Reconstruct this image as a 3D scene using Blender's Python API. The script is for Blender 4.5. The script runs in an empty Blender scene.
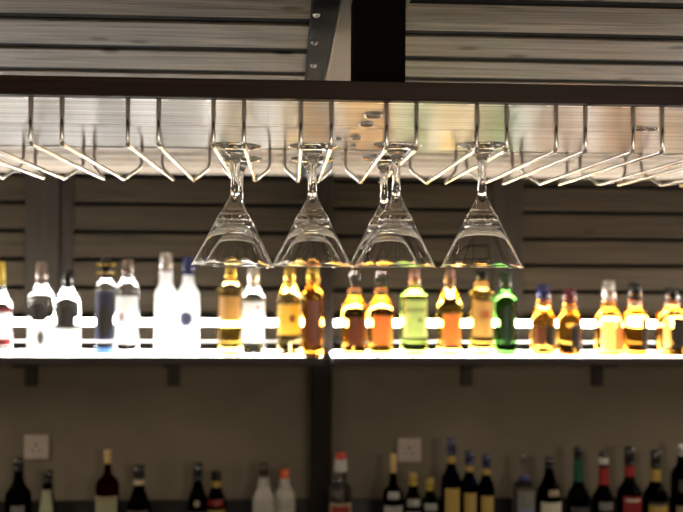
import bpy, bmesh, math, random
from mathutils import Vector, Matrix
random.seed(4)
scene = bpy.context.scene
COL = scene.collection
PI = math.pi

# ------------------------------------------------------------------ camera
CAMZ = 1.85
F = 949.0                                   # focal length in pixels of the 683 px wide frame
yaw, pitch, roll = math.atan(52.5 / F), math.atan(9.0 / F), math.radians(0.38)
fw = Vector((math.sin(yaw) * math.cos(pitch), math.cos(yaw) * math.cos(pitch), math.sin(pitch)))
r0 = Vector((math.cos(yaw), -math.sin(yaw), 0))
u0 = r0.cross(fw)
rt = r0 * math.cos(roll) + u0 * math.sin(roll)
up = -r0 * math.sin(roll) + u0 * math.cos(roll)
CAM = Vector((0, 0, CAMZ))


def ray(px, py):
    return fw + rt * ((px - 341.5) / F) + up * ((256 - py) / F)


def at(px, py, Y):                          # measured picture point -> place on the plane y = Y
    d = ray(px, py)
    return CAM + d * (Y / d.y)


def at_z(px, py, h):                        # ... on the horizontal plane h above eye level
    d = ray(px, py)
    return CAM + d * (h / d.z)


cd = bpy.data.cameras.new('camera')
cam = bpy.data.objects.new('camera', cd)
COL.objects.link(cam)
m3 = Matrix((rt, up, -fw)).transposed()
cam.matrix_world = Matrix.Translation(CAM) @ m3.to_4x4()
cd.sensor_fit = 'HORIZONTAL'
cd.sensor_width = 36.0
cd.lens = F / 683 * 36.0
cd.clip_start = 0.02
cd.dof.use_dof = True
cd.dof.focus_distance = 1.18
cd.dof.aperture_fstop = 5.4
scene.camera = cam

# ------------------------------------------------------------------ materials
MATS = {}


def new_mat(name):
    m = bpy.data.materials.new(name)
    m.use_nodes = True
    nt = m.node_tree
    nt.nodes.clear()
    out = nt.nodes.new('ShaderNodeOutputMaterial')
    return m, nt, out


def N(nt, kind, **kw):
    n = nt.nodes.new(kind)
    for k, v in kw.items():
        if k in n.inputs.keys():
            n.inputs[k].default_value = v
        else:
            setattr(n, k, v)
    return n


def c4(c):
    return (c[0], c[1], c[2], 1.0)


def plain(name, col, rough=0.5, metal=0.0, vary=0.12, scale=30.0, spec=0.5, coat=0.0):
    if name in MATS:
        return MATS[name]
    m, nt, out = new_mat(name)
    p = N(nt, 'ShaderNodeBsdfPrincipled')
    p.inputs['Roughness'].default_value = rough
    p.inputs['Metallic'].default_value = metal
    p.inputs['Specular IOR Level'].default_value = spec
    p.inputs['Coat Weight'].default_value = coat
    tc = N(nt, 'ShaderNodeTexCoord')
    no = N(nt, 'ShaderNodeTexNoise')
    no.inputs['Scale'].default_value = scale
    no.inputs['Detail'].default_value = 4
    ra = N(nt, 'ShaderNodeValToRGB')
    ra.color_ramp.elements[0].position = 0.3
    ra.color_ramp.elements[1].position = 0.7
    ra.color_ramp.elements[0].color = c4([x * (1 - vary) for x in col])
    ra.color_ramp.elements[1].color = c4([min(1, x * (1 + vary)) for x in col])
    nt.links.new(tc.outputs['Object'], no.inputs['Vector'])
    nt.links.new(no.outputs['Fac'], ra.inputs['Fac'])
    nt.links.new(ra.outputs['Color'], p.inputs['Base Color'])
    nt.links.new(p.outputs[0], out.inputs[0])
    MATS[name] = m
    return m


def wood(name, ca, cb, rough=0.6, grain=(1.2, 40, 40), knots=True, bump=0.15, spec=0.4):
    m, nt, out = new_mat(name)
    p = N(nt, 'ShaderNodeBsdfPrincipled')
    p.inputs['Roughness'].default_value = rough
    p.inputs['Specular IOR Level'].default_value = spec
    tc = N(nt, 'ShaderNodeTexCoord')
    mp = N(nt, 'ShaderNodeMapping')
    mp.inputs['Scale'].default_value = grain
    no = N(nt, 'ShaderNodeTexNoise')
    no.inputs['Scale'].default_value = 2.0
    no.inputs['Detail'].default_value = 8
    no.inputs['Distortion'].default_value = 0.8
    ra = N(nt, 'ShaderNodeValToRGB')
    ra.color_ramp.elements[0].position = 0.32
    ra.color_ramp.elements[1].position = 0.68
    ra.color_ramp.elements[0].color = c4(ca)
    ra.color_ramp.elements[1].color = c4(cb)
    nt.links.new(tc.outputs['Object'], mp.inputs['Vector'])
    nt.links.new(mp.outputs['Vector'], no.inputs['Vector'])
    nt.links.new(no.outputs['Fac'], ra.inputs['Fac'])
    colr = ra.outputs['Color']
    if knots:
        mk = N(nt, 'ShaderNodeMapping')
        mk.inputs['Scale'].default_value = (4.2, 5.5, 5.5) if knots == '2D' else (2.6, 9.0, 9.0)
        vo = N(nt, 'ShaderNodeTexVoronoi')
        if knots == '2D':
            vo.voronoi_dimensions = '2D'
        vo.inputs['Scale'].default_value = 1.0
        kr = N(nt, 'ShaderNodeValToRGB')
        kr.color_ramp.elements[0].position = 0.035
        kr.color_ramp.elements[1].position = 0.085
        kr.color_ramp.elements[0].color = (0.35, 0.3, 0.27, 1)
        kr.color_ramp.elements[1].color = (1, 1, 1, 1)
        mx = N(nt, 'ShaderNodeMixRGB', blend_type='MULTIPLY')
        mx.inputs[0].default_value = 1.0
        nt.links.new(tc.outputs['Object'], mk.inputs['Vector'])
        nt.links.new(mk.outputs['Vector'], vo.inputs['Vector'])
        nt.links.new(vo.outputs['Distance'], kr.inputs['Fac'])
        nt.links.new(colr, mx.inputs[1])
        nt.links.new(kr.outputs['Color'], mx.inputs[2])
        colr = mx.outputs[0]
    nt.links.new(colr, p.inputs['Base Color'])
    bp = N(nt, 'ShaderNodeBump')
    bp.inputs['Strength'].default_value = bump
    bp.inputs['Distance'].default_value = 0.002
    nt.links.new(no.outputs['Fac'], bp.inputs['Height'])
    nt.links.new(bp.outputs[0], p.inputs['Normal'])
    nt.links.new(p.outputs[0], out.inputs[0])
    MATS[name] = m
    return m


def glass(name, col=(1, 1, 1), ior=1.5, rough=0.0):
    if name in MATS:
        return MATS[name]
    m, nt, out = new_mat(name)
    g = N(nt, 'ShaderNodeBsdfGlass')
    g.inputs['IOR'].default_value = ior
    g.inputs['Roughness'].default_value = rough
    tc = N(nt, 'ShaderNodeTexCoord')
    no = N(nt, 'ShaderNodeTexNoise')
    no.inputs['Scale'].default_value = 12
    ra = N(nt, 'ShaderNodeValToRGB')
    ra.color_ramp.elements[0].color = c4([x * 0.97 for x in col])
    ra.color_ramp.elements[1].color = c4(col)
    nt.links.new(tc.outputs['Object'], no.inputs['Vector'])
    nt.links.new(no.outputs['Fac'], ra.inputs['Fac'])
    nt.links.new(ra.outputs['Color'], g.inputs['Color'])
    nt.links.new(g.outputs[0], out.inputs[0])
    MATS[name] = m
    return m


def paper(name, col, trans=0.6, rough=0.6):
    """label paper or frosted glass: part of the light behind it comes through"""
    if name in MATS:
        return MATS[name]
    m, nt, out = new_mat(name)
    d = N(nt, 'ShaderNodeBsdfDiffuse')
    t = N(nt, 'ShaderNodeBsdfTranslucent')
    tc = N(nt, 'ShaderNodeTexCoord')
    no = N(nt, 'ShaderNodeTexNoise')
    no.inputs['Scale'].default_value = 55
    ra = N(nt, 'ShaderNodeValToRGB')
    ra.color_ramp.elements[0].color = c4([x * 0.85 for x in col])
    ra.color_ramp.elements[1].color = c4(col)
    mx = N(nt, 'ShaderNodeMixShader')
    mx.inputs[0].default_value = trans
    nt.links.new(tc.outputs['Object'], no.inputs['Vector'])
    nt.links.new(no.outputs['Fac'], ra.inputs['Fac'])
    nt.links.new(ra.outputs['Color'], d.inputs['Color'])
    nt.links.new(ra.outputs['Color'], t.inputs['Color'])
    nt.links.new(d.outputs[0], mx.inputs[1])
    nt.links.new(t.outputs[0], mx.inputs[2])
    gl = N(nt, 'ShaderNodeBsdfGlossy')
    gl.inputs['Roughness'].default_value = rough * 0.5
    mx2 = N(nt, 'ShaderNodeMixShader')
    mx2.inputs[0].default_value = 0.05
    nt.links.new(mx.outputs[0], mx2.inputs[1])
    nt.links.new(gl.outputs[0], mx2.inputs[2])
    nt.links.new(mx2.outputs[0], out.inputs[0])
    MATS[name] = m
    return m


def glow(name, col, strength):
    m, nt, out = new_mat(name)
    e = N(nt, 'ShaderNodeEmission')
    e.inputs['Color'].default_value = c4(col)
    e.inputs['Strength'].default_value = strength
    nt.links.new(e.outputs[0], out.inputs[0])
    MATS[name] = m
    return m


def plaster(name, ca, cb):
    m, nt, out = new_mat(name)
    p = N(nt, 'ShaderNodeBsdfPrincipled')
    p.inputs['Roughness'].default_value = 0.75
    p.inputs['Specular IOR Level'].default_value = 0.25
    tc = N(nt, 'ShaderNodeTexCoord')
    no = N(nt, 'ShaderNodeTexNoise')
    no.inputs['Scale'].default_value = 2.6
    no.inputs['Detail'].default_value = 7
    ra = N(nt, 'ShaderNodeValToRGB')
    ra.color_ramp.elements[0].position = 0.35
    ra.color_ramp.elements[1].position = 0.7
    ra.color_ramp.elements[0].color = c4(ca)
    ra.color_ramp.elements[1].color = c4(cb)
    bp = N(nt, 'ShaderNodeBump')
    bp.inputs['Strength'].default_value = 0.12
    bp.inputs['Distance'].default_value = 0.004
    nt.links.new(tc.outputs['Object'], no.inputs['Vector'])
    nt.links.new(no.outputs['Fac'], ra.inputs['Fac'])
    nt.links.new(ra.outputs['Color'], p.inputs['Base Color'])
    nt.links.new(no.outputs['Fac'], bp.inputs['Height'])
    nt.links.new(bp.outputs[0], p.inputs['Normal'])
    nt.links.new(p.outputs[0], out.inputs[0])
    MATS[name] = m
    return m


M_SLAT = wood('ceiling_slats', (0.20, 0.17, 0.143), (0.60, 0.525, 0.445), rough=0.55, grain=(2.5, 45, 45), knots='2D')
M_CLAD = wood('wall_cladding', (0.016, 0.0117, 0.0068), (0.031, 0.0225, 0.0138), spec=0.12, rough=0.7, grain=(1.0, 30, 30))
M_POST = wood('dark_post', (0.014, 0.011, 0.009), (0.022, 0.017, 0.014), spec=0.1, rough=0.7, grain=(30, 30, 1.0), knots=False)
M_POSTG = wood('grey_post', (0.015, 0.0118, 0.0087), (0.022, 0.0175, 0.013), spec=0.12, rough=0.65, grain=(30, 30, 1.0), knots=False)
M_FASCIA = wood('fascia_wood', (0.014, 0.0073, 0.0052), (0.03, 0.0155, 0.011), rough=0.5, grain=(1.5, 50, 50), knots=False, spec=0.15)
M_BLACK = plain('black_paint', (0.004, 0.0035, 0.003), 0.9, vary=0.2, spec=0.05)
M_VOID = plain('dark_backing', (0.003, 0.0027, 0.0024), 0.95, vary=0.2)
M_BOARD = wood('laminate_board', (0.46, 0.445, 0.425), (0.92, 0.90, 0.87), rough=0.27, grain=(0.8, 60, 60), knots=False, bump=0.10, spec=0.10)
M_STEEL = plain('steel_wire', (0.90, 0.87, 0.85), 0.22, metal=1.0, vary=0.05)
M_ALU = plain('aluminium', (0.75, 0.74, 0.72), 0.35, metal=1.0, vary=0.05)
M_BEAMA = plain('beam_grey', (0.034, 0.035, 0.038), 0.7, spec=0.15, vary=0.1, scale=8)
M_BEAMB = plain('beam_light_grey', (0.27, 0.285, 0.285), 0.45, vary=0.07, scale=8)
M_SHELF = wood('shelf_wood', (0.02, 0.015, 0.012), (0.04, 0.03, 0.024), rough=0.6, knots=False)
M_BRACK = plain('bracket_brown', (0.03, 0.018, 0.018), 0.6)
M_WALL = plaster('plaster_wall', (0.185, 0.154, 0.109), (0.25, 0.208, 0.149))
M_SIDE = plaster('side_plaster', (0.16, 0.13, 0.10), (0.2, 0.165, 0.13))
M_FLOOR = wood('floor_boards', (0.28, 0.22, 0.16), (0.40, 0.32, 0.24), rough=0.5, knots=False)
M_SOCKET = plain('socket_plastic', (0.52, 0.44, 0.38), 0.4, vary=0.04)
M_COUNTER = plain('counter_top', (0.02, 0.018, 0.016), 0.35)
M_CAB = wood('counter_wood', (0.34, 0.28, 0.22), (0.46, 0.39, 0.31), rough=0.5, knots=False)
M_GLASS = glass('clear_crystal', (0.985, 0.985, 0.98), 1.5)
M_PANEL = glow('lit_acrylic', (1.0, 0.95, 0.86), 17.0)
M_LED = glow('led_diffuser', (1.0, 0.95, 0.86), 60.0)


# ------------------------------------------------------------------ builders
def link(name, me, mat, parent=None, loc=None):
    o = bpy.data.objects.new(name, me)
    COL.objects.link(o)
    if mat is not None and not me.materials:
        me.materials.append(mat)
    if parent is not None:
        o.parent = parent
    if loc is not None:
        o.location = loc
    return o


def obj(name, bm, mat, parent=None, loc=None, smooth=False):
    bmesh.ops.recalc_face_normals(bm, faces=bm.faces)
    if smooth:
        for f in bm.faces:
            f.smooth = True
    me = bpy.data.meshes.new(name)
    bm.to_mesh(me)
    bm.free()
    return link(name, me, mat, parent, loc)


def tag(o, label=None, cat=None, group=None, kind=None):
    if label:
        o['label'] = label
    if cat:
        o['category'] = cat
    if group:
        o['group'] = group
    if kind:
        o['kind'] = kind
    return o


def thing(name, loc, label, cat, group=None):
    o = bpy.data.objects.new(name, None)
    o.empty_display_size = 0.05
    COL.objects.link(o)
    o.location = loc
    return tag(o, label, cat, group)


def box(bm, x0, x1, y0, y1, z0, z1, bev=0.0):
    vs = [bm.verts.new((x, y, z)) for x in (x0, x1) for y in (y0, y1) for z in (z0, z1)]
    fs = [(0, 1, 3, 2), (4, 6, 7, 5), (0, 4, 5, 1), (2, 3, 7, 6), (0, 2, 6, 4), (1, 5, 7, 3)]
    faces = [bm.faces.new([vs[i] for i in f]) for f in fs]
    if bev > 0:
        es = list({e for f in faces for e in f.edges})
        bmesh.ops.bevel(bm, geom=es, offset=bev, segments=2, affect='EDGES', profile=0.5)


def boxes(name, lst, mat, parent=None, bev=0.0, loc=None):
    bm = bmesh.new()
    for b in lst:
        box(bm, *b, bev=bev)
    return obj(name, bm, mat, parent, loc)


def tube(bm, pts, r, n=10):
    pts = [Vector(p) for p in pts]
    T = []
    for i in range(len(pts)):
        a = pts[max(0, i - 1)]
        b = pts[min(len(pts) - 1, i + 1)]
        T.append((b - a).normalized())
    ref = Vector((1, 0, 0))
    if abs(T[0].dot(ref)) > 0.9:
        ref = Vector((0, 1, 0))
    u = (ref - T[0] * ref.dot(T[0])).normalized()
    rings = []
    for p, t in zip(pts, T):
        u = (u - t * u.dot(t)).normalized()
        v = t.cross(u)
        rings.append([bm.verts.new(p + (u * math.cos(2 * PI * k / n) + v * math.sin(2 * PI * k / n)) * r) for k in range(n)])
    for a, b in zip(rings, rings[1:]):
        for k in range(n):
            bm.faces.new((a[k], a[(k + 1) % n], b[(k + 1) % n], b[k]))
    bm.faces.new(rings[0][::-1])
    bm.faces.new(rings[-1])


def fillet(pts, rad, n=6):
    pts = [Vector(p) for p in pts]
    out = [pts[0]]
    for a, b, c in zip(pts, pts[1:], pts[2:]):
        d1, d2 = (a - b), (c - b)
        l = min(rad, d1.length * 0.45, d2.length * 0.45)
        p, q = b + d1.normalized() * l, b + d2.normalized() * l
        for k in range(n + 1):
            t = k / n
            out.append(p * (1 - t) ** 2 + b * 2 * t * (1 - t) + q * t ** 2)
    out.append(pts[-1])
    return out


def spline(pts, sub=5):
    """smooth (r, z) outline through the given points"""
    P = [pts[0]] + list(pts) + [pts[-1]]
    out = []
    for i in range(1, len(P) - 2):
        p0, p1, p2, p3 = P[i - 1], P[i], P[i + 1], P[i + 2]
        for k in range(sub):
            t = k / sub
            v = []
            for j in (0, 1):
                # centripetal-like damping: limited tangents avoid overshoot
                m1 = 0.5 * (p2[j] - p0[j])
                m2 = 0.5 * (p3[j] - p1[j])
                d = p2[j] - p1[j]
                if d == 0:
                    m1 = m2 = 0
                else:
                    m1 = max(min(m1 / d, 2.0), 0) * d
                    m2 = max(min(m2 / d, 2.0), 0) * d
                v.append((2 * t ** 3 - 3 * t ** 2 + 1) * p1[j] + (t ** 3 - 2 * t ** 2 + t) * m1 + (-2 * t ** 3 + 3 * t ** 2) * p2[j] + (t ** 3 - t ** 2) * m2)
            out.append((max(v[0], 0), v[1]))
    out.append(pts[-1])
    return out


def cross(a, sq):
    c, s = math.cos(a), math.sin(a)
    if sq <= 2.01:
        return c, s
    k = (abs(c) ** sq + abs(s) ** sq) ** (-1.0 / sq)
    return c * k, s * k


def lathe(prof, n=32, sq=2.0, rmin=0.0, phase=0.0):
    """closed solid from (r, z) points; the section turns squarish where r > rmin"""
    bm = bmesh.new()
    rings = []
    for r, z in prof:
        if r < 1e-5:
            rings.append([bm.verts.new((0, 0, z))])
        else:
            e = sq if r > rmin else 2.0
            ring = []
            for k in range(n):
                cx, cy = cross(2 * PI * k / n + phase, e)
                ring.append(bm.verts.new((r * cx, r * cy, z)))
            rings.append(ring)
    for a, b in zip(rings, rings[1:]):
        if len(a) == 1 and len(b) == 1:
            continue
        for k in range(n):
            k2 = (k + 1) % n
            if len(a) == 1:
                bm.faces.new((a[0], b[k2], b[k]))
            elif len(b) == 1:
                bm.faces.new((a[k], a[k2], b[0]))
            else:
                bm.faces.new((a[k], a[k2], b[k2], b[k]))
    return bm


def interp(prof, z):
    for (r1, z1), (r2, z2) in zip(prof, prof[1:]):
        if min(z1, z2) <= z <= max(z1, z2) and z1 != z2:
            t = (z - z1) / (z2 - z1)
            return r1 + (r2 - r1) * t
    return prof[-1][0]


def wrap(prof, z0, z1, a0, a1, off, sq=2.0, thick=0.0005, shape=None, n=28, rows=10):
    """a thin sheet wrapped round the outline, from angle a0 to a1 (0 faces the bar)"""
    bm = bmesh.new()
    lay = []
    full = (a1 - a0) > 2 * PI - 1e-3
    for layer in (0, 1):
        g = []
        for i in range(rows + 1):
            t = i / rows
            z = z0 + (z1 - z0) * t
            r = interp(prof, z) + off + layer * thick
            row = []
            for k in range(n + (0 if full else 1)):
                w = 1.0
                if shape == 'oval':
                    w = math.sqrt(max(0.02, 1 - (2 * t - 1) ** 2))
                elif shape == 'shield':
                    w = min(1.0, 0.25 + 1.5 * t)
                elif shape == 'arch':
                    w = math.sqrt(max(0.05, 1 - max(0, 2 * t - 1) ** 2))
                mid = (a0 + a1) / 2
                a = mid + (a0 - mid + (a1 - a0) * k / n) * w
                cx, cy = cross(a - PI / 2, sq)
                row.append(bm.verts.new((r * cx, r * cy, z)))
            g.append(row)
        lay.append(g)
    m = len(lay[0][0])
    cols = range(m) if full else range(m - 1)
    for g in lay:
        for i in range(rows):
            for k in cols:
                bm.faces.new((g[i][k], g[i][(k + 1) % m], g[i + 1][(k + 1) % m], g[i + 1][k]))
    a, b = lay
    for i in (0, rows):
        for k in cols:
            bm.faces.new((a[i][k], a[i][(k + 1) % m], b[i][(k + 1) % m], b[i][k]))
    if not full:
        for k in (0, m - 1):
            for i in range(rows):
                bm.faces.new((a[i][k], a[i + 1][k], b[i + 1][k], b[i][k]))
    return bm


def lettering(text, size, r, z, mat, parent):
    cu = bpy.data.curves.new('lettering', 'FONT')
    cu.body = text
    cu.size = size
    cu.align_x = 'CENTER'
    cu.align_y = 'CENTER'
    cu.extrude = 0.0002
    tmp = bpy.data.objects.new('lettering_tmp', cu)
    COL.objects.link(tmp)
    bpy.context.view_layer.update()
    me = bpy.data.meshes.new_from_object(tmp.evaluated_get(bpy.context.evaluated_depsgraph_get()))
    bpy.data.objects.remove(tmp)
    for v in me.vertices:
        a = v.co.x / r
        rr = r + v.co.z
        v.co = Vector((rr * math.sin(a), -rr * math.cos(a), z + v.co.y))
    me.materials.clear()
    me.materials.append(mat)
    return link('lettering', me, None, parent)


# ------------------------------------------------------------------ setting
D = 3.5                                      # wall
ZC = CAMZ
H_SLAT = 0.33
XL, XR = -2.6, 2.9
Z_SHELF = at(341, 356.4, 3.2).z              # top of the lit shelf
Z_PLAST = Z_SHELF - 0.03


def px_x(px, Y, py=300):
    return at(px, py, Y).x


# back wall: plaster below the shelf, dark backing with wide boards above it
wall = boxes('wall_back', [(XL, XR, D, D + 0.12, 0, Z_PLAST)], M_WALL)
tag(wall, kind='structure')
upper = boxes('wall_back_upper', [(XL, XR, D + 0.025, D + 0.12, Z_PLAST, ZC + 0.40)], M_VOID)
tag(upper, kind='structure')
bays = [(-900, 26, 10, [202, 230.5, 259, 287]), (72, 312, 190, [204.5, 232.3, 260, 287.7]),
        (333, 494, 410, [209.0, 236.2, 263.4, 290.6]), (522, 1100, 604, [213, 239.3, 265.6, 292])]
GAP = 0.017
for i, (p0, p1, pc, ys) in enumerate(bays):
    zs = [at(pc, y, D).z for y in ys]
    pit = (zs[0] - zs[-1]) / (len(zs) - 1)
    x0, x1 = max(XL, px_x(p0, D)), min(XR, px_x(p1, D))
    lst = []
    k = -6
    while True:
        zt = zs[0] - k * pit - GAP / 2
        zb = zt - pit + GAP
        k += 1
        if zb > ZC + 0.36:
            continue
        if zt < Z_PLAST + 0.02:
            break
        lst.append((x0, x1, D, D + 0.018, max(zb, Z_PLAST + 0.001), min(zt, ZC + 0.36)))
    tag(boxes('wall_back_boards', lst, M_CLAD, upper, bev=0.002), kind='structure')

# posts on the wall
def post(p0, p1, yf, z0, z1, mat, name):
    o = boxes(name, [(px_x(p0, yf), px_x(p1, yf), yf, D + 0.02, z0, z1)], mat, bev=0.004)
    return tag(o, kind='structure')


post(24, 58, D - 0.012, Z_PLAST, ZC + 0.36, M_POSTG, 'trim_1')
post(59, 73, D - 0.004, Z_PLAST, ZC + 0.36, M_POST, 'trim_2')
post(493, 523, D - 0.010, Z_PLAST, ZC + 0.36, M_POSTG, 'trim_3')
MIDPOST = post(312, 333, 3.38, 0.0, ZC + 0.36, M_POST, 'trim_4')
# dark upstand along the foot of the plaster
Z_UP = at(341, 499.5, D - 0.02).z
Z_CT = ZC - 0.95
tag(boxes('baseboard_back', [(XL, px_x(312, D) - 0.01, D - 0.02, D, Z_CT - 0.05, Z_UP), (px_x(333, D) + 0.03, XR, D - 0.02, D, Z_CT - 0.05, Z_UP)], M_COUNTER), kind='structure')
# side walls and floor
tag(boxes('floor', [(XL - 0.1, XR + 0.1, -2.2, D + 0.12, -0.08, 0)], M_FLOOR), kind='structure')
tag(boxes('wall_left', [(XL - 0.1, XL, -2.2, D + 0.12, 0, ZC + 0.40)], M_SIDE), kind='structure')
tag(boxes('wall_right', [(XR, XR + 0.1, -2.2, D + 0.12, 0, ZC + 0.40)], M_SIDE), kind='structure')

# slatted ceiling in two bays either side of a beam that runs to the wall
ceil = boxes('ceiling', [(XL, XR, -0.6, D + 0.12, ZC + 0.40, ZC + 0.44)], M_VOID)
tag(ceil, kind='structure')


def bay(pc, ys, x0, x1):
    Y = [at_z(pc, y, H_SLAT).y for y in ys]
    pit = (Y[-1] - Y[0]) / (len(Y) - 1)
    lst = []
    gap_shade = []
    k = -12
    while True:
        a = Y[0] + k * pit + 0.018
        b = a + pit - 0.036
        k += 1
        if a < -0.5:
            continue
        if a > D - 0.02:
            break
        gap_shade.append((x0, x1, min(b, D - 0.002) + 0.0002, min(b + 0.0358, D - 0.001), ZC + H_SLAT + 0.003, ZC + H_SLAT + 0.02))
        lst.append((x0, x1, a, min(b, D - 0.002), ZC + H_SLAT, ZC + H_SLAT + 0.022))
    tag(boxes('ceiling_slats', lst, M_SLAT, ceil, bev=0.002), kind='structure')
    tag(boxes('ceiling_gap_shade', gap_shade, M_VOID, ceil), kind='structure')  # black strips put into the slat gaps to stand for their shade


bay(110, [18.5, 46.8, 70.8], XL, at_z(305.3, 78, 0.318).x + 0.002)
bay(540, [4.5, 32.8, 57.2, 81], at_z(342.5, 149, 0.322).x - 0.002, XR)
beam = boxes('ceiling_beam', [(at_z(305.3, 78, 0.318).x, at_z(325.2, 79, 0.318).x, -0.5, D, ZC + 0.318, ZC + 0.40)], M_BEAMA, bev=0.002)
tag(beam, kind='structure')
boxes('beam_plate', [(at_z(325.2, 79, 0.318).x + 0.001, at_z(342.5, 149, 0.322).x, -0.5, D, ZC + 0.322, ZC + 0.40)], M_BEAMB, beam, bev=0.002)
for (px, py) in ((316.5, 14.5), (314.5, 42), (313.5, 65)):
    p = at_z(px, py, 0.318)
    bm = lathe([(0, -0.004), (0.003, -0.0038), (0.0042, -0.002), (0.0048, 0.0)], 14)
    obj('bolt', bm, M_ALU, beam, (p.x, p.y, ZC + 0.318), smooth=True)

# ------------------------------------------------------------------ overhead shelf
Y_F, Y_R = 1.085, 1.63
HB = (at(60, 145.5, Y_R).z + at(640, 154, Y_R).z) / 2 - CAMZ
SX0, SX1 = -1.3, 1.5
sh = thing('overhead_shelf', (0, 1.3, ZC + HB), 'long glossy pale shelf with dark brown front edge hanging overhead', 'shelf')
L = lambda b: (b[0], b[1], b[2] - 1.3, b[3] - 1.3, b[4] - HB, b[5] - HB)
fb = at(341, 99.4, Y_F).z - ZC
ft = at(341, 80.6, Y_F).z - ZC
SEAM = at_z(60, 123.8, HB).y
boxes('board', [L((SX0, SX1, Y_F + 0.021, SEAM - 0.0012, HB, HB + 0.012)), L((SX0, SX1, SEAM + 0.0012, Y_R, HB, HB + 0.012))], M_BOARD, sh, bev=0.0008)
boxes('fascia', [L((SX0, SX1, Y_F, Y_F + 0.02, fb, ft))], M_FASCIA, sh, bev=0.0012)
boxes('rear_edging', [L((SX0, SX1, Y_R + 0.0005, Y_R + 0.006, HB - 0.002, HB + 0.013))], M_ALU, sh)
# black hanger post up to the ceiling, and its fellows further along
xa, xb = px_x(355.0, 1.10, 40), px_x(406.5, 1.10, 40)
for dx in (0, -0.95, 0.95):
    boxes('hanger_post', [L((xa + dx, xb + dx, 1.108, 1.175, HB + 0.0122, 0.40))], M_BLACK, sh, bev=0.001)
for (px, py, s) in ((373, 114.5, 1.0), (366.5, 123.3, 0.9), (356, 137.0, 0.75), (338.5, 137.5, 0.5), (353, 144, 0.5), (641, 127.5, 0.8), (652, 128, 0.7)):
    p = at_z(px, py, HB)
    bm = lathe([(0.0122 * s, 0.0), (0.0124 * s, -0.002), (0.0105 * s, -0.0036), (0.0084 * s, -0.0022), (0.0080 * s, 0.0)], 24)
    h = obj('recess_ring', bm, M_STEEL, sh, (p.x, p.y - 1.3, -0.0002), smooth=True)
    bm = lathe([(0, -0.0005), (0.0080 * s, -0.0005), (0.0080 * s, 0.0)], 24)
    obj('screw_recess', bm, M_VOID, h)

# ------------------------------------------------------------------ wire glass racks
Y_W = 1.139
HW = (at(46, 143.7, Y_W).z + at(647, 151, Y_W).z) / 2 - CAMZ
fronts = [(-137, -109), (-51, -23), (31.3, 61.5), (129, 157.5), (213.7, 243.7), (301.3, 331), (387, 416), (478, 505.5), (558, 583.5), (634.5, 660.5), (716, 741), (800, 826), (885, 911)]
rack_names = ['almost wholly outside the picture, past the tall capped clear bottles', 'its back tips beside the end of the row, front cut off',
              'first whole one, above the clear spirits end', 'empty, second whole one from the clear spirits end',
              'holding the glasses nearest the clear bottles', 'holding the glasses before the dark post',
              'holding the two overlapping glasses', 'holding the lone glass',
              'empty, first one beyond the lone glass', 'empty, second beyond the lone glass', 'third beyond the lone glass, front cut off', 'fourth beyond the lone glass, only back tips visible', '']
SLOT = {}


def wire_mesh(s):
    c = 0.0182
    pts = [(s * c, 0, HB - 0.0008), (s * c, 0, HW), (s * 0.0163, 0.437, HW - 0.003), (s * 0.0395, 0.468, HW + 0.021), (s * 0.0395, 0.472, HB - 0.0008)]
    pts = [(x, y, z - HB) for x, y, z in pts]
    bm = bmesh.new()
    tube(bm, fillet(pts, 0.006), 0.0029, 10)
    return bm


rack0 = None
for i, (a, b) in enumerate(fronts):
    if i in (12,):
        continue
    x = (px_x(a, Y_W, 120) + px_x(b, Y_W, 120)) / 2
    SLOT[i] = x
    lab = 'chrome wire hanger, ' + rack_names[i]
    if rack0 is None:
        rack0 = thing('glass_hanger', (x, Y_W, ZC + HB), lab, 'glass rack', 'wire glass hangers under the overhead shelf')
        kids = [obj('wire', wire_mesh(-1), M_STEEL, rack0, smooth=True), obj('wire', wire_mesh(1), M_STEEL, rack0, smooth=True),
                boxes('mounting_plate', [(-0.028, 0.028, -0.011, 0.011, -0.0022, -0.0002)], M_ALU, rack0, bev=0.0006)]
    else:
        r = rack0.copy()
        COL.objects.link(r)
        r.location = (x, Y_W, ZC + HB)
        r['label'] = lab
        for k in kids:
            c = k.copy()
            COL.objects.link(c)
            c.parent = r

# ------------------------------------------------------------------ martini glasses (hung upside down)
def martini():
    # z = 0 is the resting face of the foot's lower side on the wires, bowl below (negative z)
    q = 1.165 / F
    top = [(0.0, 0.0030), (0.012, 0.0030), (0.024, 0.0026), (0.0302, 0.0018), (0.0314, 0.0006), (0.0306, -0.0006),
           (0.0245, -0.0026), (0.0180, -0.0046), (0.0128, -0.0078), (0.0092, -0.0125), (0.0066, -0.0175), (0.0056, -0.022), (0.0051, -0.036), (0.0051, -0.049),
           (0.0060, -0.058), (0.0082, -0.0645), (0.0126, -0.0725), (0.0172, -0.0800), (0.0196, -0.0822), (0.0207, -0.0852), (0.0280, -0.0995), (0.0400, -0.1208), (0.0492, -0.1372), (0.0503, -0.13905)]
    rim = [(0.0506, -0.1397), (0.0509, -0.1403), (0.0509, -0.1409), (0.0505, -0.1414), (0.0499, -0.1415), (0.0495, -0.1411), (0.0493, -0.1403), (0.0491, -0.1397), (0.0489, -0.1393), (0.0478, -0.1372)]
    inn = [(0.0390, -0.1215), (0.0300, -0.1062), (0.0228, -0.0962), (0.0150, -0.0908), (0.007, -0.0892), (0.0, -0.0890)]
    k = (HW + 0.0075 + 0.0020) / 0.1411
    top, rim, inn = [[(r, z if z > -0.03 else -0.03 + (z + 0.03) * (k * 0.1411 - 0.03) / 0.1111) for r, z in q] for q in (top, rim, inn)]
    p = spline(top, 3)[:-1] + [top[-1]] + rim + spline(inn, 4)
    bm = lathe(p, 64)
    me_o = obj('martini_glass', bm, M_GLASS, smooth=True)
    return me_o


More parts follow.
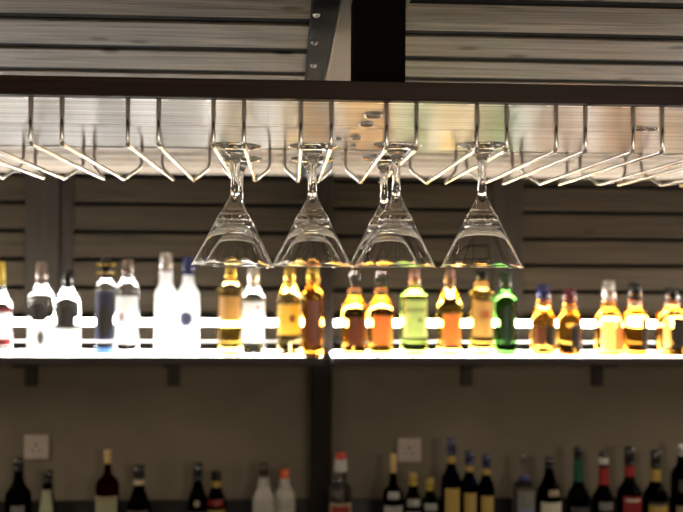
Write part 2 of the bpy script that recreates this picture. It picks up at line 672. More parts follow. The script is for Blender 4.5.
# slot index, rim centre px, Y, lean
gl = [(4, 232.3, 1.200, 0.030, 'clear martini glass hanging upside down nearest the clear bottles, front of its hanger'),
      (4, 238.0, 1.335, 0.012, 'clear martini glass hanging directly behind the front glass nearest the clear bottles'),
      (5, 312.0, 1.195, 0.0, 'clear martini glass hanging upside down before the dark middle post, front of its hanger'),
      (5, 311.0, 1.330, 0.0, 'clear martini glass hanging directly behind the glass before the dark middle post'),
      (6, 395.0, 1.175, 0.008, 'clear martini glass hanging above the green cream-labelled bottle, front of two overlapping'),
      (6, 384.5, 1.300, -0.015, 'clear martini glass overlapped by the front glass above the green cream-labelled bottle'),
      (7, 481.5, 1.163, 0.0, 'clear martini glass hanging alone upside down on its hanger, nothing behind it')]
g0 = None
for s, px, Y, lean, lab in gl:
    x = px_x(px, Y, 267)
    zt = ZC + HW + 0.0029 - 0.003 * (Y - Y_W) / 0.437 + 0.0046
    if g0 is None:
        g0 = martini()
        o = g0
    else:
        o = g0.copy()
        COL.objects.link(o)
    lx = x + math.sin(lean) * 0.14
    o.location = (lx, Y, zt)
    o.rotation_euler = (0, lean, 0)
    tag(o, lab, 'martini glass', 'martini glasses hanging from the wire hangers')

# ------------------------------------------------------------------ glowing shelf
Y_S0, Y_S1 = 3.195, 3.42
xm0, xm1 = px_x(311.5, 3.38), px_x(333.5, 3.38)
xe = px_x(322.5, Y_S0, 356)
for (x0, x1, br, lab) in ((-1.95, xm0 - 0.004, (31, 174), 'glowing white bottle shelf with clear spirits, ending at the dark middle post'),
                          (xm1 + 0.004, 2.2, (467, 598), 'glowing white bottle shelf with amber and green bottles beyond the dark middle post')):
    t = thing('display_shelf', ((x0 + x1) / 2, 3.33, Z_SHELF - 0.028), lab, 'shelf', 'lit display shelves on the back wall')
    cx, cz = (x0 + x1) / 2, Z_SHELF - 0.028
    B = lambda a: (a[0] - cx, a[1] - cx, a[2] - 3.33, a[3] - 3.33, a[4] - cz, a[5] - cz)
    ext = [(x1 - 0.0005, xe)] if br[0] < 100 else [(px_x(332.8, Y_S0, 356), x0 + 0.0005)]
    boxes('light_panel', [B((x0, x1, Y_S0, Y_S1, Z_SHELF - 0.0050, Z_SHELF))] + [B((a, b, Y_S0, 3.372, Z_SHELF - 0.0050, Z_SHELF)) for a, b in ext], M_PANEL, t)
    boxes('shelf_board', [B((x0, x1, Y_S0 - 0.003, D - 0.001, Z_SHELF - 0.028, Z_SHELF - 0.0060))] + [B((a, b, Y_S0 - 0.003, 3.373, Z_SHELF - 0.028, Z_SHELF - 0.0060)) for a, b in ext], M_SHELF, t, bev=0.001)
    boxes('edge_trim', [B((min(x0, ext[0][0]), max(x1, ext[0][1]), Y_S0 - 0.002, Y_S0 - 0.0002, Z_SHELF - 0.0058, Z_SHELF))], M_SHELF, t)
    rz = at(341, 341.6, 3.44).z
    bm = bmesh.new()
    tube(bm, [(x0 - cx + 0.002, 3.44 - 3.33, rz - cz), (x1 - cx - 0.002, 3.44 - 3.33, rz - cz)], 0.0032, 10)
    rail = obj('rear_rail', bm, M_ALU, t, smooth=True)
    n = 6
    boxes('rail_bracket', [B((x0 + 0.08 + (x1 - x0 - 0.16) * k / (n - 1) - 0.004, x0 + 0.08 + (x1 - x0 - 0.16) * k / (n - 1) + 0.004, 3.438, 3.442, Z_SHELF, rz)) for k in range(n)], M_ALU, rail)
    for p in br:
        bx = px_x(p, 3.47, 370)
        bm = bmesh.new()
        zb, zt2 = at(p, 386.2, 3.47).z, Z_SHELF - 0.0285
        box(bm, bx - 0.018 - cx, bx + 0.018 - cx, 3.30 - 3.33, 3.498 - 3.33, zt2 - 0.02 - cz, zt2 - cz, 0.001)
        box(bm, bx - 0.018 - cx, bx + 0.018 - cx, 3.465 - 3.33, 3.498 - 3.33, zb - cz, zt2 - 0.0205 - cz, 0.001)
        obj('bracket', bm, M_BRACK, t)
    # light strip on the boards behind the bottles
    zl = at(341, 322.8, 3.48).z
    s = thing('light_strip', (cx, 3.485, zl), 'bright linear light strip on the wall behind the ' + ('clear spirits' if x0 < 0 and x1 < 0.1 else 'amber and green bottles'), 'light strip', 'light strips behind the bottles')
    w = (x1 - x0) / 2 - 0.003
    boxes('channel', [(-w, w, -0.001, 0.0138, -0.013, 0.013), (-w, w, -0.016, -0.0011, 0.0112, 0.013), (-w, w, -0.016, -0.0011, -0.013, -0.0112)], M_ALU, s)
    boxes('diffuser', [(-w + 0.002, w - 0.002, -0.008, -0.0012, -0.0108, 0.0108)], M_LED, s, bev=0.002)

# ------------------------------------------------------------------ sockets
for (px, py, lab) in ((36.5, 447, 'white square wall socket above the dark bottles at the clear spirits end'),
                      (409, 450, 'white square wall socket above the cork-topped clear bottle')):
    p = at(px, py, D - 0.004)
    t = thing('wall_socket', (p.x, D, p.z), lab, 'socket', 'wall sockets on the plaster')
    bm = bmesh.new()
    box(bm, -0.044, 0.044, -0.009, -0.0005, -0.044, 0.044, 0.003)
    pl = obj('face_plate', bm, M_SOCKET, t)
    boxes('pin_slot', [(-0.003, 0.003, -0.0100, -0.0092, 0.004, 0.014), (-0.016, -0.008, -0.0100, -0.0092, -0.014, -0.009), (0.008, 0.016, -0.0100, -0.0092, -0.014, -0.009)], M_VOID, pl)
    bm = bmesh.new()
    box(bm, 0.018, 0.030, -0.013, -0.0092, 0.018, 0.034, 0.001)
    obj('switch', bm, M_SOCKET, t)

# ------------------------------------------------------------------ counter below
ct = thing('back_counter', (0, 3.25, 0), 'dark back counter along the wall carrying the lower row of bottles', 'counter')
boxes('worktop', [(XL + 0.01, px_x(312, 3.38) - 0.012, 2.98 - 3.25, 3.478 - 3.25, Z_CT - 0.04, Z_CT), (px_x(333, 3.38) + 0.012, XR - 0.01, 2.98 - 3.25, 3.478 - 3.25, Z_CT - 0.04, Z_CT),
                  (px_x(312, 3.38) - 0.0121, px_x(333, 3.38) + 0.0121, 2.98 - 3.25, 3.375 - 3.25, Z_CT - 0.04, Z_CT)], M_COUNTER, ct)
boxes('cabinet', [(XL + 0.02, XR - 0.02, 3.02 - 3.25, 3.17 - 3.25, 0.0, Z_CT - 0.041)], M_CAB, ct)

# ------------------------------------------------------------------ bottles
CAPS = {
    'dullyellow': plain('cap_dull_yellow', (0.42, 0.29, 0.05), 0.4), 'yellow': plain('cap_yellow', (0.75, 0.52, 0.06), 0.35), 'taupe': plain('cap_taupe', (0.30, 0.24, 0.21), 0.22, metal=0.6),
    'black': plain('cap_black', (0.010, 0.010, 0.011), 0.10, spec=0.8), 'navy': plain('cap_navy', (0.03, 0.04, 0.22), 0.12, spec=0.8),
    'darknavy': plain('cap_dark_navy', (0.014, 0.018, 0.075), 0.15, spec=0.8), 'maroon': plain('cap_maroon', (0.17, 0.04, 0.07), 0.12, spec=0.8), 'silver': plain('cap_silver', (0.80, 0.78, 0.76), 0.25, metal=0.7),
    'gold': plain('cap_gold', (0.72, 0.50, 0.12), 0.25, metal=0.8), 'copper': plain('cap_copper', (0.55, 0.33, 0.27), 0.22, metal=0.7),
    'green': plain('cap_green', (0.05, 0.10, 0.05), 0.25), 'red': plain('cap_red', (0.62, 0.04, 0.03), 0.35),
    'orange': plain('cap_orange', (0.75, 0.13, 0.04), 0.35), 'brown': plain('cap_brown', (0.05, 0.025, 0.02), 0.4),
    'cork': plain('cork', (0.55, 0.36, 0.16), 0.75, vary=0.3, scale=120), 'white': plain('cap_white', (0.5, 0.48, 0.46), 0.4),
    'clear': glass('stopper_glass', (0.93, 0.93, 0.95), 1.45),
    'foilgold': plain('foil_gold', (0.45, 0.31, 0.07), 0.4, metal=0.2), 'foilred': plain('foil_red', (0.30, 0.014, 0.016), 0.35),
    'foilgreen': plain('foil_green', (0.008, 0.075, 0.045), 0.3), 'cream': plain('foil_cream', (0.62, 0.50, 0.34), 0.45),
}
LAB = {
    'white': paper('label_white', (0.95, 0.94, 0.92), 0.78), 'cream': paper('label_cream', (0.95, 0.92, 0.74), 0.45), 'beige': paper('label_beige', (0.88, 0.72, 0.50), 0.6),
    'dark': paper('label_dark', (0.10, 0.09, 0.09), 0.35), 'navy': paper('label_navy', (0.10, 0.11, 0.22), 0.4), 'red': paper('label_red', (0.42, 0.035, 0.035), 0.4),
    'yellow': paper('label_yellow', (0.90, 0.70, 0.20), 0.6), 'brown': paper('label_brown', (0.36, 0.14, 0.06), 0.4), 'peach': paper('label_peach', (0.90, 0.52, 0.26), 0.6),
    'gold': paper('label_gold', (0.50, 0.36, 0.10), 0.1), 'blue': paper('label_blue', (0.20, 0.38, 0.70), 0.5), 'greyblue': paper('emblem_greyblue', (0.30, 0.36, 0.55), 0.4),
    'grey': paper('emblem_grey', (0.30, 0.29, 0.28), 0.3), 'green': paper('label_green', (0.03, 0.10, 0.03), 0.3), 'ltgreen': paper('label_pale_green', (0.45, 0.46, 0.28), 0.2),
    'tan': paper('label_tan', (0.42, 0.33, 0.20), 0.2),
}
GL = {
    'clear': glass('bottle_clear', (0.95, 0.96, 0.97), 1.42), 'pale': glass('bottle_pale_gold', (0.99, 0.91, 0.62), 1.42),
    'amber': glass('bottle_amber', (0.98, 0.72, 0.28), 1.42), 'deep': glass('bottle_deep_amber', (0.93, 0.62, 0.20), 1.42),
    'lime': glass('bottle_lime_green', (0.78, 0.93, 0.42), 1.42), 'green': glass('bottle_green', (0.30, 0.54, 0.22), 1.42),
    'black': glass('bottle_black', (0.05, 0.045, 0.04), 1.45), 'olive': glass('bottle_olive', (0.10, 0.11, 0.05), 1.45),
    'wine': glass('bottle_dark_red', (0.22, 0.02, 0.02), 1.45), 'navy': glass('bottle_navy', (0.04, 0.05, 0.16), 1.45),
    'frost': paper('bottle_frosted', (0.96, 0.96, 0.96), 0.85, 0.4), 'milk': paper('bottle_milky', (0.62, 0.58, 0.52), 0.35, 0.4),
}
LIQ = {'amber': glass('liquid_amber', (0.98, 0.75, 0.35), 0.945), 'gold': glass('liquid_gold', (0.995, 0.90, 0.55), 0.945), 'orange': glass('liquid_orange', (0.98, 0.50, 0.08), 0.945)}

W360 = (-PI, PI)


def bottle(name, x, base, prof, caps, labels, gm, lab, group, Y=3.262, sq=2.0, liquid=None, text=None, zb=Z_SHELF, mirror=False):
    """prof, caps, labels in picture pixels at depth Y; turned into metres here"""
    if zb == Z_SHELF:
        Y -= 0.019
    q = Y / F
    p0 = at(x, 330, Y)
    zof = lambda y: at(x, y, Y).z - zb
    t = thing(name, (p0.x, Y, zb + 0.0004), lab, 'bottle', group)
    rmin = max(h for _, h in prof) * q * 0.75
    pr = [(hw * q, zof(y)) for y, hw in prof]
    R = pr[-1][0]
    sp = spline(pr, 4)
    sp[-1] = (R, 0.010)
    body_prof = [(0.0, sp[0][1]), (sp[0][0] * 0.96, sp[0][1])] + [(r, z - 0.0008 if i == 0 else z) for i, (r, z) in enumerate(sp)] + [(R, 0.0045), (R * 0.97, 0.0015), (R * 0.90, 0.0), (R * 0.78, 0.0004), (R * 0.45, 0.004), (0, 0.006)]
    outline = [p for p in body_prof[2:-4]]
    n = 40 if sq > 2 else 32
    obj('glass_body', lathe(body_prof, n, sq, rmin), GL[gm], t, smooth=True)
    if liquid:
        lm, ly = liquid
        zl = zof(ly)
        inner = [(0, zl), (interp(outline, zl) * 0.84, zl)] + [(r * 0.88, z) for r, z in outline if z < zl - 0.002 and z > 0.012] + [(R * 0.86, 0.012), (R * 0.6, 0.0095), (0, 0.0105)]
        obj('liquid', lathe(inner, n, sq, rmin * 0.9), LIQ[lm], t, smooth=True)
    first = None
    for (nm, y0, y1, h0, h1, mt) in caps:
        z1, z0 = zof(y0), zof(y1)
        e = min(0.0015, (z1 - z0) * 0.3)
        if nm in ('cap', 'stopper'):
            pf = [(0, z1), (h0 * q * 0.85, z1), (h0 * q, z1 - e)]
            if nm == 'cap' and mt != 'clear' and z1 - z0 > 0.03:       # knurled skirt and a groove above the break ring
                g = z0 + (z1 - z0) * 0.22
                hh = h0 + (h1 - h0) * 0.75
                pf += [(hh * q, g + 0.0012), (hh * q * 0.93, g + 0.0006), (hh * q * 0.93, g - 0.0006), (hh * q, g - 0.0012)]
            pf += [(h1 * q, z0 + e), (h1 * q * 0.96, z0), (0, z0)]
            ci = sp[0][1]
            zz = max(ci, z0) + 0.0003
            if z0 < ci - 0.001:        # sleeve over the neck: leave the neck inside the cap
                pf = pf[:-1] + [(max(sp[0][0] + 0.0006, h1 * q * 0.8), z0), (max(sp[0][0] + 0.0006, h1 * q * 0.8), ci + 0.0006), (0, ci + 0.0006)]
                pf = [(r, z) for r, z in pf]
            o = obj(nm, lathe(pf, 24), CAPS[mt], t, smooth=False)
            for f in o.data.polygons:
                f.use_smooth = True
        else:                          # band or collar round the neck
            ro = [interp(outline, z0) + 0.0007, interp(outline, z1) + 0.0007] if h0 == 0 else [h1 * q, h0 * q]
            ri = [interp(outline, z0) + 0.0002, interp(outline, z1) + 0.0002]
            ro = [max(a, b + 0.0006) for a, b in zip(ro, ri)]
            bm = bmesh.new()
            rings = []
            for (r, z) in ((ri[0], z0), (ro[0], z0), (ro[1], z1), (ri[1], z1)):
                rings.append([bm.verts.new((r * math.cos(2 * PI * k / 24), r * math.sin(2 * PI * k / 24), z)) for k in range(24)])
            for a, b in zip(rings, rings[1:] + rings[:1]):
                for k in range(24):
                    bm.faces.new((a[k], a[(k + 1) % 24], b[(k + 1) % 24], b[k]))
            obj(nm, bm, CAPS[mt], t, smooth=False)
    par = None
    for (nm, y0, y1, a0, a1, mt, shp, lvl) in labels:
        o = obj(nm, wrap(outline, zof(y1), zof(y0), a0, a1, 0.0004 + 0.0008 * lvl, sq, shape=shp), LAB[mt], par if (lvl and par) else t, smooth=False)
        if not lvl:
            par = o
    if text and par:
        tx, yy, sz, mt = text
        lettering(tx, sz, R + 0.0014, zof(yy), CAPS[mt], par)
    return t


UG, LG = 'bottles standing on the glowing shelves', 'bottles standing on the dark back counter'
def lbl(y0, y1, mt, a=1.1, c=0.0, shp=None, nm='label', lvl=0):
    return (nm, y0, y1, c - a, c + a, mt, shp, lvl)


def emb(y0, y1, mt, a=0.3, c=0.0, shp=None, nm='emblem'):
    return (nm, y0, y1, c - a, c + a, mt, shp, 1)


B = 356
sb = 'spirit_bottle'
bottle(sb, 0.5, B, [(284, 3.6), (291, 4.2), (298, 7.5), (306, 11), (B, 11)], [('cap', 262, 285, 3.4, 4.0, 'yellow')],
       [lbl(307, 346, 'white', 1.4), emb(307, 312, 'red', 1.4, nm='stripe'), emb(338, 345, 'red', 1.4, nm='stripe')], 'clear',
       'clear bottle with slim yellow cap and red striped white label, cut by picture edge', UG)
bottle(sb, 41.3, B, [(283, 5), (287, 6.2), (291, 9), (296, 12.6), (B, 12.8)], [('cap', 262, 284, 5.4, 6.0, 'taupe')],
       [lbl(323, 350, 'white', 1.45), emb(330, 344, 'grey', 0.25, 0.2, 'oval'), lbl(303, 321, 'dark', 0.62, 0, 'arch', nm='badge')], 'clear',
       'clear bottle with taupe metallic cap, dark arched badge above a white label', UG)
bottle(sb, 67.4, B, [(286, 4.8), (290, 6), (296, 9.5), (304, 12.4), (B, 12.6)], [('cap', 269.5, 287, 5.0, 5.4, 'black')],
       [lbl(328, 352, 'white', 1.5), emb(339, 342.5, 'red', 0.12, 0.1, 'oval'), lbl(306, 326, 'dark', 0.8, 0, 'arch', nm='badge')], 'clear',
       'clear sloping-shouldered bottle with black cap, dark badge and red dot on white label', UG, Y=3.275)
bottle(sb, 105.5, B, [(278, 4.6), (281, 6), (284, 8.8), (288, 10), (B, 10.2)], [('cap', 257, 279, 5.2, 5.4, 'black'), ('gold_ring', 264, 266, 6.2, 6.2, 'gold'), ('gold_ring', 272, 274, 6.2, 6.2, 'gold')],
       [lbl(291, 340, 'navy', 1.05), emb(304, 336, 'dark', 0.7, 0.1, 'oval'), lbl(347, 353, 'blue', 1.3, nm='base_stripe')], 'clear',
       'slim clear bottle with black and gold cap, tall navy label and blue base stripe', UG)
bottle(sb, 127.3, B, [(274, 5), (280, 6), (284, 9.2), (288, 11.2), (B, 11.2)], [('cap', 259.5, 275.5, 5.8, 6.2, 'taupe')],
       [lbl(296, 343, 'white', 1.2), emb(313, 320, 'red', 0.14, -0.35)], 'clear',
       'clear round-shouldered bottle with white label bearing a small red square', UG, Y=3.27)
bottle(sb, 165.6, B, [(271, 6.3), (284, 6.8), (289, 9.2), (294, 11.0), (B, 11.0)], [('cap', 253, 272, 6.2, 6.8, 'silver')],
       [], 'frost', 'tallest all-white frosted bottle with long neck and pale cap', UG)
bottle(sb, 188, B, [(274, 5.2), (283, 6), (289, 8.6), (295, 11.0), (B, 11.2)], [('cap', 257, 275, 6.2, 6.4, 'navy')],
       [lbl(311, 326, 'greyblue', 0.6, -0.1, 'oval', nm='emblem')], 'frost', 'white frosted bottle with navy cap and small grey-blue emblem', UG, Y=3.268)
bottle(sb, 230.3, B, [(281, 5.6), (284, 8.6), (288, 12), (292, 12.4), (B, 11.6)], [('cap', 263, 282, 5.8, 6.2, 'gold')],
       [lbl(296, 321, 'beige', 1.0)], 'pale', 'gold bottle with gold cap and beige label, beside a clear bottle under the first glasses', UG, Y=3.25, liquid=('gold', 291))
bottle(sb, 253.2, B, [(285, 5.4), (291, 7.6), (297, 11.6), (301, 12), (B, 12)], [('cap', 266, 286, 5.8, 6.2, 'silver')],
       [lbl(301, 341, 'white', 1.1), emb(305, 309, 'red', 0.13, 0.4, 'oval')], 'clear',
       'clear bottle with silvery cap and white label between two gold bottles', UG, Y=3.305)
bottle(sb, 289.2, B, [(283, 5.6), (288, 7.4), (294, 10.4), (300, 12.2), (B, 12.2)], [('cap', 266, 284, 5.8, 6.2, 'gold')],
       [lbl(304, 334, 'yellow', 1.1), emb(314, 322, 'brown', 0.22, 0.25, 'oval')], 'pale',
       'pale gold bottle with gold cap and yellow label marked by a dark oval', UG, Y=3.285)
bottle(sb, 312.6, B, [(282, 5.4), (286, 5.8), (291, 8.6), (296, 10.2), (B, 10.4)], [('cap', 265, 283, 6.2, 6.4, 'gold')],
       [lbl(301, 345, 'brown', 0.62, 0.1)], 'deep', 'deep amber square-sided bottle with dark label in front of the middle post', UG, Y=3.24 - 0.0, sq=3.2)
bottle(sb, 354.3, B, [(288, 4.6), (293, 5.6), (297, 6), (303, 10), (311, 12.8), (340, 12.6), (B, 11.6)], [('stopper', 272, 288.3, 6.6, 5.0, 'clear'), ('neck_ring', 289.5, 292.5, 6.6, 6.6, 'cream')],
       [lbl(317, 345, 'brown', 0.85, 0.25)], 'amber', 'orange amber bottle with clear stopper and dark brown label, next to the middle post', UG)
bottle(sb, 380.8, B, [(288, 4.6), (293, 5.6), (297, 6), (303, 10), (311, 12.8), (340, 12.6), (B, 11.6)], [('stopper', 272, 288.3, 6.6, 5.0, 'clear'), ('neck_ring', 289.5, 292.5, 6.6, 6.6, 'cream')],
       [lbl(315, 344, 'peach', 0.85, 0.1)], 'amber', 'orange amber bottle with clear stopper and peach label, beside the lime-green bottle', UG)
bottle(sb, 414.3, B, [(288, 6.2), (291, 8), (294, 12.6), (297, 13.6), (B, 13.6)], [('cap', 267, 289, 5.2, 6.4, 'copper')],
       [lbl(300, 337, 'cream', 1.0), emb(317, 322, 'grey', 0.16, 0.3, 'oval')], 'lime', 'lime-green flat-shouldered bottle with cream label bearing lettering', UG, text=('JAMESON', 309.5, 0.017, 'black'))
bottle(sb, 449.4, B, [(287, 5.0), (291, 6.4), (297, 9.2), (304, 12.2), (310, 12.8), (B, 12.4)], [('cap', 268, 288, 5.4, 5.8, 'copper')],
       [lbl(313, 345, 'peach', 0.8, 0.05)], 'pale', 'pale amber bottle with copper cap and tan-orange label after the lime-green bottle', UG, liquid=('gold', 300))
bottle(sb, 481.3, B, [(281, 5.4), (288, 7), (292, 10.6), (296, 12), (B, 11.8)], [('cap', 269, 281.5, 5.8, 6.0, 'black'), ('neck_collar', 283, 287.5, 7.2, 7.4, 'cream')],
       [lbl(301, 336, 'beige', 1.0), emb(310, 318, 'peach', 0.4, 0.1)], 'pale', 'gold bottle with short black cap, pale collar and beige label under the lone glass', UG, liquid=('gold', 294))
bottle(sb, 505.4, B, [(289, 5.6), (293, 7.2), (298, 10), (304, 11.0), (B, 11.0)], [('cap', 272, 290, 5.8, 6.2, 'green')],
       [lbl(305, 344, 'green', 0.8, 0, 'oval')], 'green', 'dark green bottle with green cap and dark oval label under the lone glass', UG, Y=3.268)
bottle(sb, 543.3, B, [(299, 5.8), (305, 6.6), (311, 8), (317, 11), (325, 12.8), (344, 12.8), (B, 11.2)], [('cap', 285, 300, 6.4, 6.6, 'navy'), ('neck_ring', 303, 306, 7.2, 7.2, 'cream')],
       [lbl(326, 345, 'dark', 0.55, 0.6), lbl(326, 345, 'brown', 0.5, -0.6)], 'amber', 'short round amber bottle with navy blue cap', UG)
bottle(sb, 569.4, B, [(302, 5.8), (308, 6.6), (313, 8.6), (319, 11.4), (326, 12.4), (346, 12.4), (B, 11.4)], [('cap', 288, 303, 6.4, 6.6, 'maroon'), ('neck_ring', 306, 309, 7.2, 7.2, 'cream')],
       [lbl(324, 348, 'dark', 0.55, 0.45)], 'amber', 'short round amber bottle with maroon cap', UG)
bottle(sb, 608.6, B, [(300, 6), (309, 7), (313, 10.6), (317, 13.4), (B, 13.4)], [('cap', 281, 301, 6.2, 6.6, 'silver'), ('neck_collar', 303, 307.5, 7.6, 7.6, 'foilgold')],
       [lbl(320, 350, 'white', 0.55, -0.35), lbl(320, 350, 'peach', 0.33, 0.56)], 'amber', 'broad amber bottle with tall silver-white cap and white label', UG)
bottle(sb, 634.8, B, [(299, 5.8), (309, 6.6), (313, 10), (317, 11.6), (B, 11.6)], [('cap', 282, 300, 6.2, 6.6, 'black'), ('neck_collar', 302, 306, 7.2, 7.2, 'silver')],
       [lbl(318, 350, 'dark', 0.3, 0.55)], 'deep', 'amber square-sided bottle with black cap between the silver-capped bottle and the last one', UG, sq=3.0)
bottle(sb, 672, B, [(301, 6), (308, 7), (312, 11.4), (317, 14.8), (B, 14.8)], [('cap', 288, 302, 6.4, 6.6, 'black'), ('neck_collar', 303, 306, 7.2, 7.2, 'white')],
       [lbl(317, 347, 'white', 0.2, -0.68), lbl(317, 347, 'dark', 0.42, 0.1)], 'amber', 'wide square amber bottle with black label, last on the shelf at the picture edge', UG, sq=3.2, Y=3.273)

# lower row
BB = 541
kw = dict(zb=Z_CT)
lb = 'liqueur_bottle'
E = 534
bottle(lb, 20, BB, [(469, 4.6), (480, 5.2), (487, 8), (493, 11.8), (500, 12.8), (BB, 12.8)], [('cap', 458, 470, 5.0, 5.2, 'black')], [lbl(503, E, 'grey', 0.5, 0.2)], 'black',
       'black broad-shouldered bottle below the socket at the clear spirits end', LG, **kw)
bottle(lb, 49, BB, [(481, 4.4), (488, 5.2), (500, 6.4), (515, 9), (BB, 9)], [('cap', 470.5, 482, 5.0, 5.2, 'black')], [lbl(489, 511, 'ltgreen', 0.9, nm='neck_label')], 'olive',
       'slim greenish bottle with black cap below the socket', LG, **kw)
bottle(lb, 109, BB, [(463, 3.0), (469, 3.4), (475, 5), (480, 9.4), (486, 11.6), (BB, 11.6)], [('stopper', 450, 463.3, 4.0, 3.0, 'cork')], [lbl(494, E, 'ltgreen', 1.1), emb(494, 499, 'tan', 1.1, nm='label_heading')], 'wine',
       'dark red bottle with tall yellow cork stopper and pale label', LG, **kw)
bottle('wine_bottle', 140.4, BB, [(467, 4.4), (485, 5), (494, 7.4), (503, 10.6), (510, 11.8), (BB, 11.8)], [('cap', 465.5, 479, 5.4, 5.6, 'black'), ('neck_band', 479.5, 484, 0, 0, 'cream')], [lbl(508, E, 'dark', 1.0)], 'black',
       'black bottle with pale cream band round its neck', LG, **kw)
bottle('wine_bottle', 199, BB, [(465, 4.0), (482, 4.4), (490, 6.4), (497, 8.8), (504, 9.5), (BB, 9.5)], [('cap', 463, 480, 4.8, 5.0, 'black')], [lbl(498, 505, 'tan', 0.3, 0, 'oval', nm='emblem'), lbl(510, E, 'dark', 1.0)], 'black',
       'black wine bottle with small tan emblem on its shoulder', LG, **kw)
bottle(lb, 217.5, BB, [(479, 4.4), (487, 5), (496, 8), (503, 9.9), (BB, 9.9)], [('cap', 471, 480, 4.8, 5.0, 'black'), ('neck_band', 480.5, 486.5, 0, 0, 'foilgold')],
       [lbl(498, 504.5, 'red', 0.9, nm='shoulder_band'), lbl(508, E, 'yellow', 1.1)], 'black', 'black bottle with yellow neck band and red band across its shoulder', LG, Y=3.297, **kw)
bottle(lb, 264.8, BB, [(476, 4.8), (486, 6), (493, 8.4), (499, 10.6), (BB, 10.8)], [('cap', 463, 477, 4.8, 5.0, 'brown')], [], 'milk', 'milky white bottle with dark brown cap', LG, **kw)
bottle(lb, 285.3, BB, [(477, 4.6), (484, 5.4), (490, 8.8), (496, 11.2), (BB, 11.4)], [('cap', 469.5, 478, 4.8, 5.0, 'orange'), ('neck_collar', 478.5, 482.5, 5.2, 5.4, 'white')], [lbl(507, E, 'white', 0.8)], 'milk',
       'pale bottle with bright orange-red cap beside the milky one', LG, Y=3.28, **kw)
bottle(lb, 341.5, BB, [(458, 4.6), (472, 6), (480, 6.8), (486, 10.4), (491, 11.6), (BB, 11.6)], [('cap', 453, 458.6, 4.8, 5.0, 'red'), ('neck_collar', 459, 471, 6.0, 6.4, 'white')],
       [lbl(501, E, 'tan', 1.1), emb(504, 530, 'red', 0.8, nm='label_panel')], 'clear', 'clear bottle with red cap and white collar beside the dark middle post', LG, **kw)
bottle(lb, 394, BB, [(472, 3.4), (484, 4.4), (489, 7.8), (494, 10.2), (BB, 10.2)], [('stopper', 454, 472.3, 3.4, 3.0, 'cork')], [lbl(490, 497, 'white', 0.6, nm='shoulder_label'), lbl(504, E, 'white', 1.1)], 'olive',
       'bottle with tall tan cork stopper and white shoulder label below the socket', LG, **kw)
bottle(lb, 414, BB, [(484, 4.2), (491, 5), (497, 7.2), (502, 8.4), (BB, 8.4)], [('cap', 473, 485, 4.2, 4.6, 'dullyellow')], [lbl(498, 505, 'white', 0.9, nm='shoulder_label'), lbl(510, E, 'white', 1.0)], 'olive',
       'small yellow-capped bottle beside the cork-topped one, the taller of two', LG, **kw)
bottle(lb, 431, BB, [(489, 4.2), (495, 5), (501, 7.2), (506, 8.2), (BB, 8.2)], [('cap', 478, 490, 4.2, 4.6, 'dullyellow')], [lbl(502, 509, 'white', 0.9, nm='shoulder_label'), lbl(514, E, 'white', 1.0)], 'olive',
       'small yellow-capped bottle nearest the navy bottles, the shorter of two', LG, **kw)
for x, tp, lab in ((452, 438.5, 'tallest of the three navy bottles with gold neck bands and gold labels'),
                   (470, 451, 'middle one of the three navy bottles with gold neck bands'),
                   (487, 454, 'navy gold-labelled bottle of three, the one next to the glass-stoppered bottle')):
    k = 1.0 if tp < 440 else 0.84
    bottle('wine_bottle', x, BB, [(tp + 2, 3.8), (tp + 26 * k, 4.4), (tp + 34 * k, 7), (tp + 40 * k, 9.6 * (1 if k == 1 else 0.9)), (tp + 46 * k, 10.2 * (1 if k == 1 else 0.86)), (BB, 10.2 * (1 if k == 1 else 0.86))],
           [('cap', tp, tp + 16 * k, 4.4, 4.6, 'darknavy'), ('neck_band', tp + 17 * k, tp + 24 * k, 0, 0, 'foilgold')], [lbl(tp + 48 * k, E, 'gold', 0.75)], 'navy', lab, LG, **kw)
bottle(lb, 525, BB, [(475, 3.2), (479, 5.6), (483, 9.6), (488, 11.4), (BB, 11.4)], [('stopper', 456, 475.3, 3.6, 3.0, 'clear'), ('neck_ring', 476, 478.5, 5, 6, 'navy')], [lbl(489, E, 'grey', 0.85), emb(506, 530, 'greyblue', 0.6)], 'clear',
       'clear bottle with glass stopper and grey label beside the navy bottles', LG, **kw)
bottle('wine_bottle', 550, BB, [(459, 4.4), (472, 5), (480, 7), (487, 10.4), (493, 12.2), (BB, 12.2)], [('cap', 457.5, 468, 4.8, 5.0, 'black')], [lbl(500, E, 'cream', 1.0), lbl(488, 494, 'tan', 0.5, 0.2, nm='shoulder_seal')], 'black',
       'black bottle with glinting shoulder seal and cream label', LG, **kw)
bottle(lb, 579, BB, [(457, 4.4), (482, 5.2), (490, 8.6), (497, 11), (BB, 11)], [('cap', 447.5, 458, 4.8, 5.0, 'black'), ('neck_sleeve', 458.5, 481, 0, 0, 'foilgreen')], [lbl(505, E, 'dark', 1.0)], 'black',
       'dark bottle with green neck sleeve and black cap', LG, **kw)
bottle(lb, 604, BB, [(463, 4.4), (485, 5.2), (492, 8), (499, 10.8), (BB, 10.8)], [('cap', 452, 457, 4.4, 4.8, 'black'), ('cap', 457.3, 464, 4.9, 5.0, 'white'), ('neck_band', 467, 484, 0, 0, 'foilred')],
       [lbl(500, 508, 'grey', 0.7, nm='label_heading')], 'black', 'dark bottle with white-ringed cap and red neck band', LG, **kw)
bottle(lb, 630, BB, [(463, 4.6), (478, 5.2), (486, 9), (492, 12), (498, 12.6), (BB, 12.6)], [('cap', 447, 465, 5.0, 5.2, 'black'), ('neck_band', 465.4, 476, 0, 0, 'foilred')],
       [lbl(494, E, 'red', 0.8), emb(496.5, 499, 'cream', 0.6, nm='label_script')], 'black', 'black bottle with red neck band and large red label', LG, **kw)
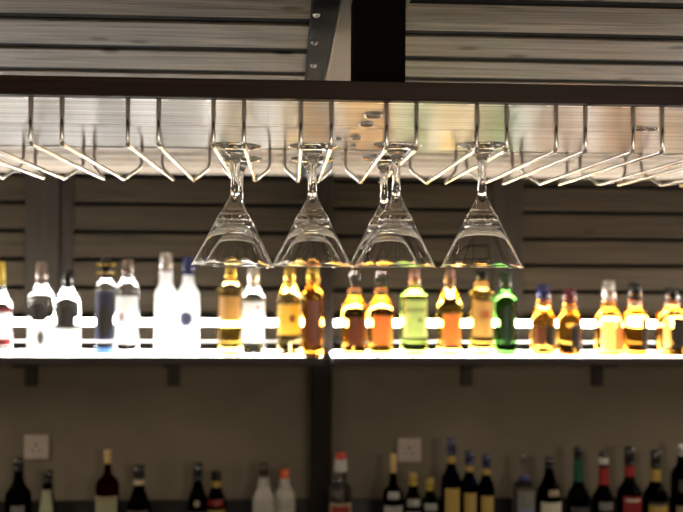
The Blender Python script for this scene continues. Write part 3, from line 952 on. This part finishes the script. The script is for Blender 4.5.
bottle(lb, 656, BB, [(466, 4.6), (481, 5.2), (489, 8.8), (496, 12), (BB, 12.2)], [('cap', 450.5, 468, 4.8, 5.0, 'black'), ('neck_band', 468.5, 480.5, 0, 0, 'foilgold')],
       [lbl(500, E, 'yellow', 0.9), emb(500, 503, 'dark', 0.9, nm='label_heading')], 'black', 'black bottle with yellow neck band and yellow label', LG, **kw)
bottle(lb, 683, BB, [(455, 5), (464, 6), (470, 9.5), (476, 11.5), (BB, 11.5)], [('cap', 443, 455.5, 4.6, 5.0, 'silver')], [lbl(478, 490, 'dark', 0.7), lbl(504, E, 'tan', 0.9)], 'black',
       'dark bottle with pale silvery cap at the picture edge, end of the row', LG, **kw)

# ------------------------------------------------------------------ light and render look
def area(name, loc, target, size, power, col):
    l = bpy.data.lights.new(name, 'AREA')
    l.shape = 'DISK'
    l.size = size
    l.energy = power
    l.color = col
    o = bpy.data.objects.new(name, l)
    COL.objects.link(o)
    o.location = loc
    o.rotation_euler = (Vector(target) - Vector(loc)).to_track_quat('-Z', 'Y').to_euler()
    return o


area('room_lamp', (0.9, -1.6, 2.15), (0.6, 3.5, 1.3), 0.35, 16.5, (1.0, 0.86, 0.66))
for x, y, z, e in ((-1.0, 0.45, 1.6, 6.0), (0.3, -1.5, 1.55, 5.0), (1.1, 0.45, 1.6, 6.0), (-0.45, -0.35, 1.25, 1.2), (0.6, -0.25, 1.2, 1.2)):  # unseen point lights added to brighten the near slats and spark the glasses
    l = bpy.data.lights.new('unseen_lamp', 'POINT')
    l.energy = e
    l.color = (1.0, 0.86, 0.68)
    l.shadow_soft_size = 0.05
    o = bpy.data.objects.new('unseen_lamp', l)
    COL.objects.link(o)
    o.location = (x, y, z)
for x, tx in ((-2.5, 1), (2.8, -1)):  # wall lamps out of view, giving the paired highlights on the caps
    o = area('unseen_lamp', (x, 2.55, 1.98), (tx, 2.75, 1.9), 0.45, 9.0, (1.0, 0.88, 0.72))
w = bpy.data.worlds.new('room_ambience')
scene.world = w
w.use_nodes = True
w.node_tree.nodes['Background'].inputs[0].default_value = (1.0, 0.86, 0.7, 1)
w.node_tree.nodes['Background'].inputs[1].default_value = 0.07

scene.view_settings.view_transform = 'Standard'
scene.view_settings.look = 'None'
scene.view_settings.gamma = 1.0
scene.view_settings.exposure = 0.28
scene.view_settings.use_curve_mapping = False
scene.cycles.use_denoising = True
scene.cycles.max_bounces = 24
scene.cycles.transmission_bounces = 20
scene.cycles.glossy_bounces = 8
scene.cycles.diffuse_bounces = 4
scene.cycles.sample_clamp_indirect = 20.0
